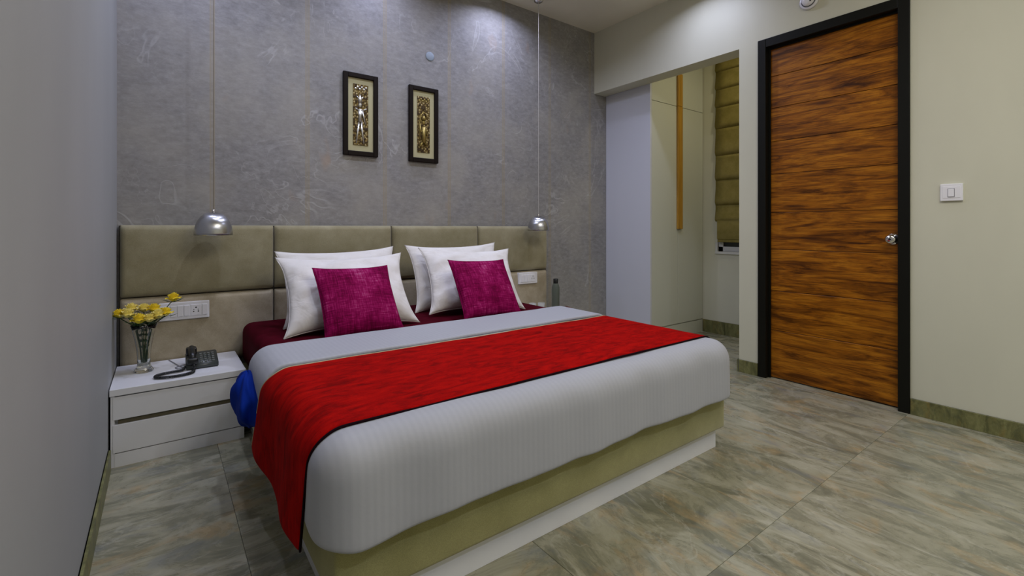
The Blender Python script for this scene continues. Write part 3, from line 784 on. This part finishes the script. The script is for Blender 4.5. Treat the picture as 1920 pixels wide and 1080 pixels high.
for q, (x, y, z, r, mm, lab) in enumerate(FL):
    f = thing('yellow_flower', lab, 'flower', (x, y, z-.02), 'yellow flowers in the glass vase')
    dx, dy = x-vx, y-vy; s_ = .020
    bx, by = vx+dx*.10, vy+dy*.10
    rimk = min(1, .036/max(.001, math.hypot(dx, dy)))
    p1 = (vx+dx*rimk*.45, vy+dy*rimk*.45, NZ+.13); p2 = (vx+dx*rimk, vy+dy*rimk, NZ+.232)
    obj('stem', tube(bmesh.new(), [(bx, by, NZ+.045), p1, p2, (x-dx*.12, y-dy*.12, z-.022), (x, y, z-.008)], .0024, 6), 'stem', f, True)
    r *= 1.38
    obj('blossom', blossom((x, y, z), r, q, mm), mm, f, True)
    rnd = random.Random(q+40)
    def leaf_obj(o_, d, sd, L_, wl):
        lf = bmesh.new(); m1 = o_+d*L_*.5-Vector((0, 0, .002))
        vs = [lf.verts.new(p_) for p_ in (o_, m1+sd*wl, o_+d*L_, m1-sd*wl, m1-Vector((0, 0, .003)))]
        for f_ in ((0, 1, 4), (1, 2, 4), (2, 3, 4), (3, 0, 4)): lf.faces.new([vs[i] for i in f_])
        lo_ = obj('leaf', lf, 'leaf' if rnd.random() < .5 else 'stem', f); lo_.modifiers.new('t', 'SOLIDIFY').thickness = .0006
    for e in range(11):
        a = rnd.random()*2*PI; hz = rnd.choice((.12, .15, .18, .205, .225, .24, .25)); fr = hz/.25
        L_ = .020 if hz < .2 else .040
        leaf_obj(Vector((vx+dx*rimk*fr*.7, vy+dy*rimk*fr*.7, NZ+hz)), Vector((math.cos(a)*.55, math.sin(a)*.55, .75)), Vector((-math.sin(a), math.cos(a), 0)), L_, .007)
    for e in range(3):
        a = 2*PI*e/3+q
        leaf_obj(Vector((x, y, z-.016)), Vector((math.cos(a)*.95, math.sin(a)*.95, .22)), Vector((-math.sin(a), math.cos(a), 0)), r*1.55, .008)

# telephone: angled body, keypad, handset and coiled cord
px, py = .165, 2.965
t = thing('telephone', 'charcoal desk telephone with coiled cord on the left nightstand', 'telephone', (px, py, NZ))
def wedge(x0, x1, y0, y1, z0, zf, zb, bev):
    bm = bmesh.new(); vs = [bm.verts.new(p) for p in ((x0, y0, z0), (x1, y0, z0), (x1, y1, z0), (x0, y1, z0), (x0, y0, zf), (x1, y0, zf), (x1, y1, zb), (x0, y1, zb))]
    for f in ((3, 2, 1, 0), (4, 5, 6, 7), (0, 1, 5, 4), (1, 2, 6, 5), (2, 3, 7, 6), (3, 0, 4, 7)): bm.faces.new([vs[i] for i in f])
    bmesh.ops.bevel(bm, geom=list(bm.edges), offset=bev, segments=2, affect='EDGES'); return bm
X0, X1, Y0, Y1 = px-.062, px+.078, py-.060, py+.085
obj('body', wedge(X0, X1, Y0, Y1, NZ, NZ+.026, NZ+.060, .004), 'phone_plastic', t, True)
slope = (.060-.026)/(Y1-Y0)
for r_ in range(5):
    for c in range(4):
        kx = px+.004+c*.0175; ky = Y0+.018+r_*.022; kz = NZ+.026+slope*(ky-Y0)
        obj('key', B(kx-.006, kx+.006, ky-.0065, ky+.0065, kz-.002, kz+.005, bev=.001, seg=1), 'phone_key', t)
hs = bmesh.new(); hx = px-.036
def hz_(y): return NZ+.026+slope*(y-Y0)
box(hs, hx-.024, hx+.024, Y0-.012, Y0+.036, hz_(Y0)+.001, hz_(Y0)+.034, bev=.009, seg=3)
box(hs, hx-.024, hx+.024, Y1-.040, Y1+.010, hz_(Y1)-.009, hz_(Y1)+.030, bev=.009, seg=3)
tube(hs, [(hx, Y0+.010, hz_(Y0)+.026), (hx, Y0+.045, hz_(Y0)+.042), (hx, py+.015, hz_(py)+.040), (hx, Y1-.04, hz_(Y1)+.030), (hx, Y1-.012, hz_(Y1)+.018)], .015, 10)
obj('handset', hs, 'black_plastic', t, True, label='black handset')
ctr = [(hx+.004, Y0-.012, NZ+.028), (hx+.010, Y0-.030, NZ+.012)]
for q in range(30):
    a = Rd(20)-q/29*Rd(300)
    ctr.append((.054+.078*math.cos(a), 2.845+.046*math.sin(a), NZ+.0085))
ctr += [(.085, 2.893, NZ+.010), (X0-.001, Y0+.03, NZ+.014)]
# coil around the centre line
cp = []; tot = 0; P_ = [Vector(c) for c in ctr]
fine_ = []
for a, b in zip(P_, P_[1:]):
    m_ = max(2, int((b-a).length/.0007))
    for i in range(m_): fine_.append(a.lerp(b, i/m_))
for i, p in enumerate(fine_[:-1]):
    tdir = (fine_[i+1]-p).normalized(); up = Vector((0, 0, 1)); s_ = tdir.cross(up).normalized(); u_ = s_.cross(tdir)
    a = i*.95; cp.append(p+.0050*(math.cos(a)*s_+math.sin(a)*u_))
obj('coiled_cord', tube(bmesh.new(), cp, .0026, 4), 'black_plastic', t, True, label='black coiled cord')
obj('line_cord', tube(bmesh.new(), [(X0+.01, Y1-.02, NZ+.004), (X0-.02, Y1-.03, NZ+.003), (X0-.045, Y1-.055, NZ+.003), (X0-.035, Y1-.09, NZ+.003), (X0-.005, Y1-.10, NZ+.003), (X0-.03, Y1-.02, NZ+.003), (X0-.07, HY-.03, NZ+.003)], .002, 6), 'grey_plastic', t, True, label='grey line cord')

# ------------------------------------------------------------------ things on the right nightstand
tx, ty = 2.640, 2.975; ang = Rd(-18)
t = thing('tray', 'red brown wooden tray on the right nightstand', 'tray', (tx, ty, NZ)); t.rotation_euler = (0, 0, 0)
def rotb(bm, a=ang, c=(tx, ty)):
    bmesh.ops.rotate(bm, verts=bm.verts, cent=(c[0], c[1], 0), matrix=Matrix.Rotation(a, 3, 'Z')); return bm
obj('tray_floor', rotb(B(tx-.16, tx+.16, ty-.10, ty+.10, NZ, NZ+.008)), 'wood_tray', t)
obj('rim', rotb(boxes([(tx-.165, tx+.165, ty-.108, ty-.098, NZ, NZ+.030), (tx-.165, tx+.165, ty+.098, ty+.108, NZ, NZ+.030)], .002)), 'wood_tray', t)
for s_ in (-1, 1):
    xx = tx+s_*.160
    obj('handle', rotb(boxes([(xx-.005, xx+.005, ty-.10, ty+.10, NZ, NZ+.022), (xx-.005, xx+.005, ty-.055, ty-.045, NZ+.02, NZ+.048), (xx-.005, xx+.005, ty+.045, ty+.055, NZ+.02, NZ+.048), (xx-.006, xx+.006, ty-.055, ty+.055, NZ+.040, NZ+.052)], .002)), 'wood_tray', t)
bz = NZ+.0085; bx, by = 2.742, 3.035
t = thing('water_bottle', 'tall smoky grey bottle with black cap on the tray', 'bottle', (bx, by, bz))
obj('bottle_body', lathe(bmesh.new(), [(0, 0), (.031, 0), (.034, .004), (.035, .02), (.0335, .10), (.035, .18), (.033, .205), (.026, .228), (.019, .240), (.018, .250), (0, .250)], bx, by, bz, 32), 'bottle', t, True)
obj('cap', lathe(bmesh.new(), [(0, .238), (.0205, .238), (.0215, .242), (.0215, .274), (.019, .278), (0, .278)], bx, by, bz, 24), 'black_plastic', t, True)
for (gx, gy, lab) in ((2.60, 3.06, 'clear drinking glass on the tray, next to the bottle'), (2.525, 3.085, 'clear drinking glass at the left end of the tray')):
    g = lathe(bmesh.new(), [(0, 0), (.026, 0), (.032, .080), (.0305, .080), (.0245, .005), (0, .005)], gx, gy, bz, 24)
    o = obj('drinking_glass', g, 'thin_glass', None, True); tag(o, lab, 'glass', 'glasses on the tray')
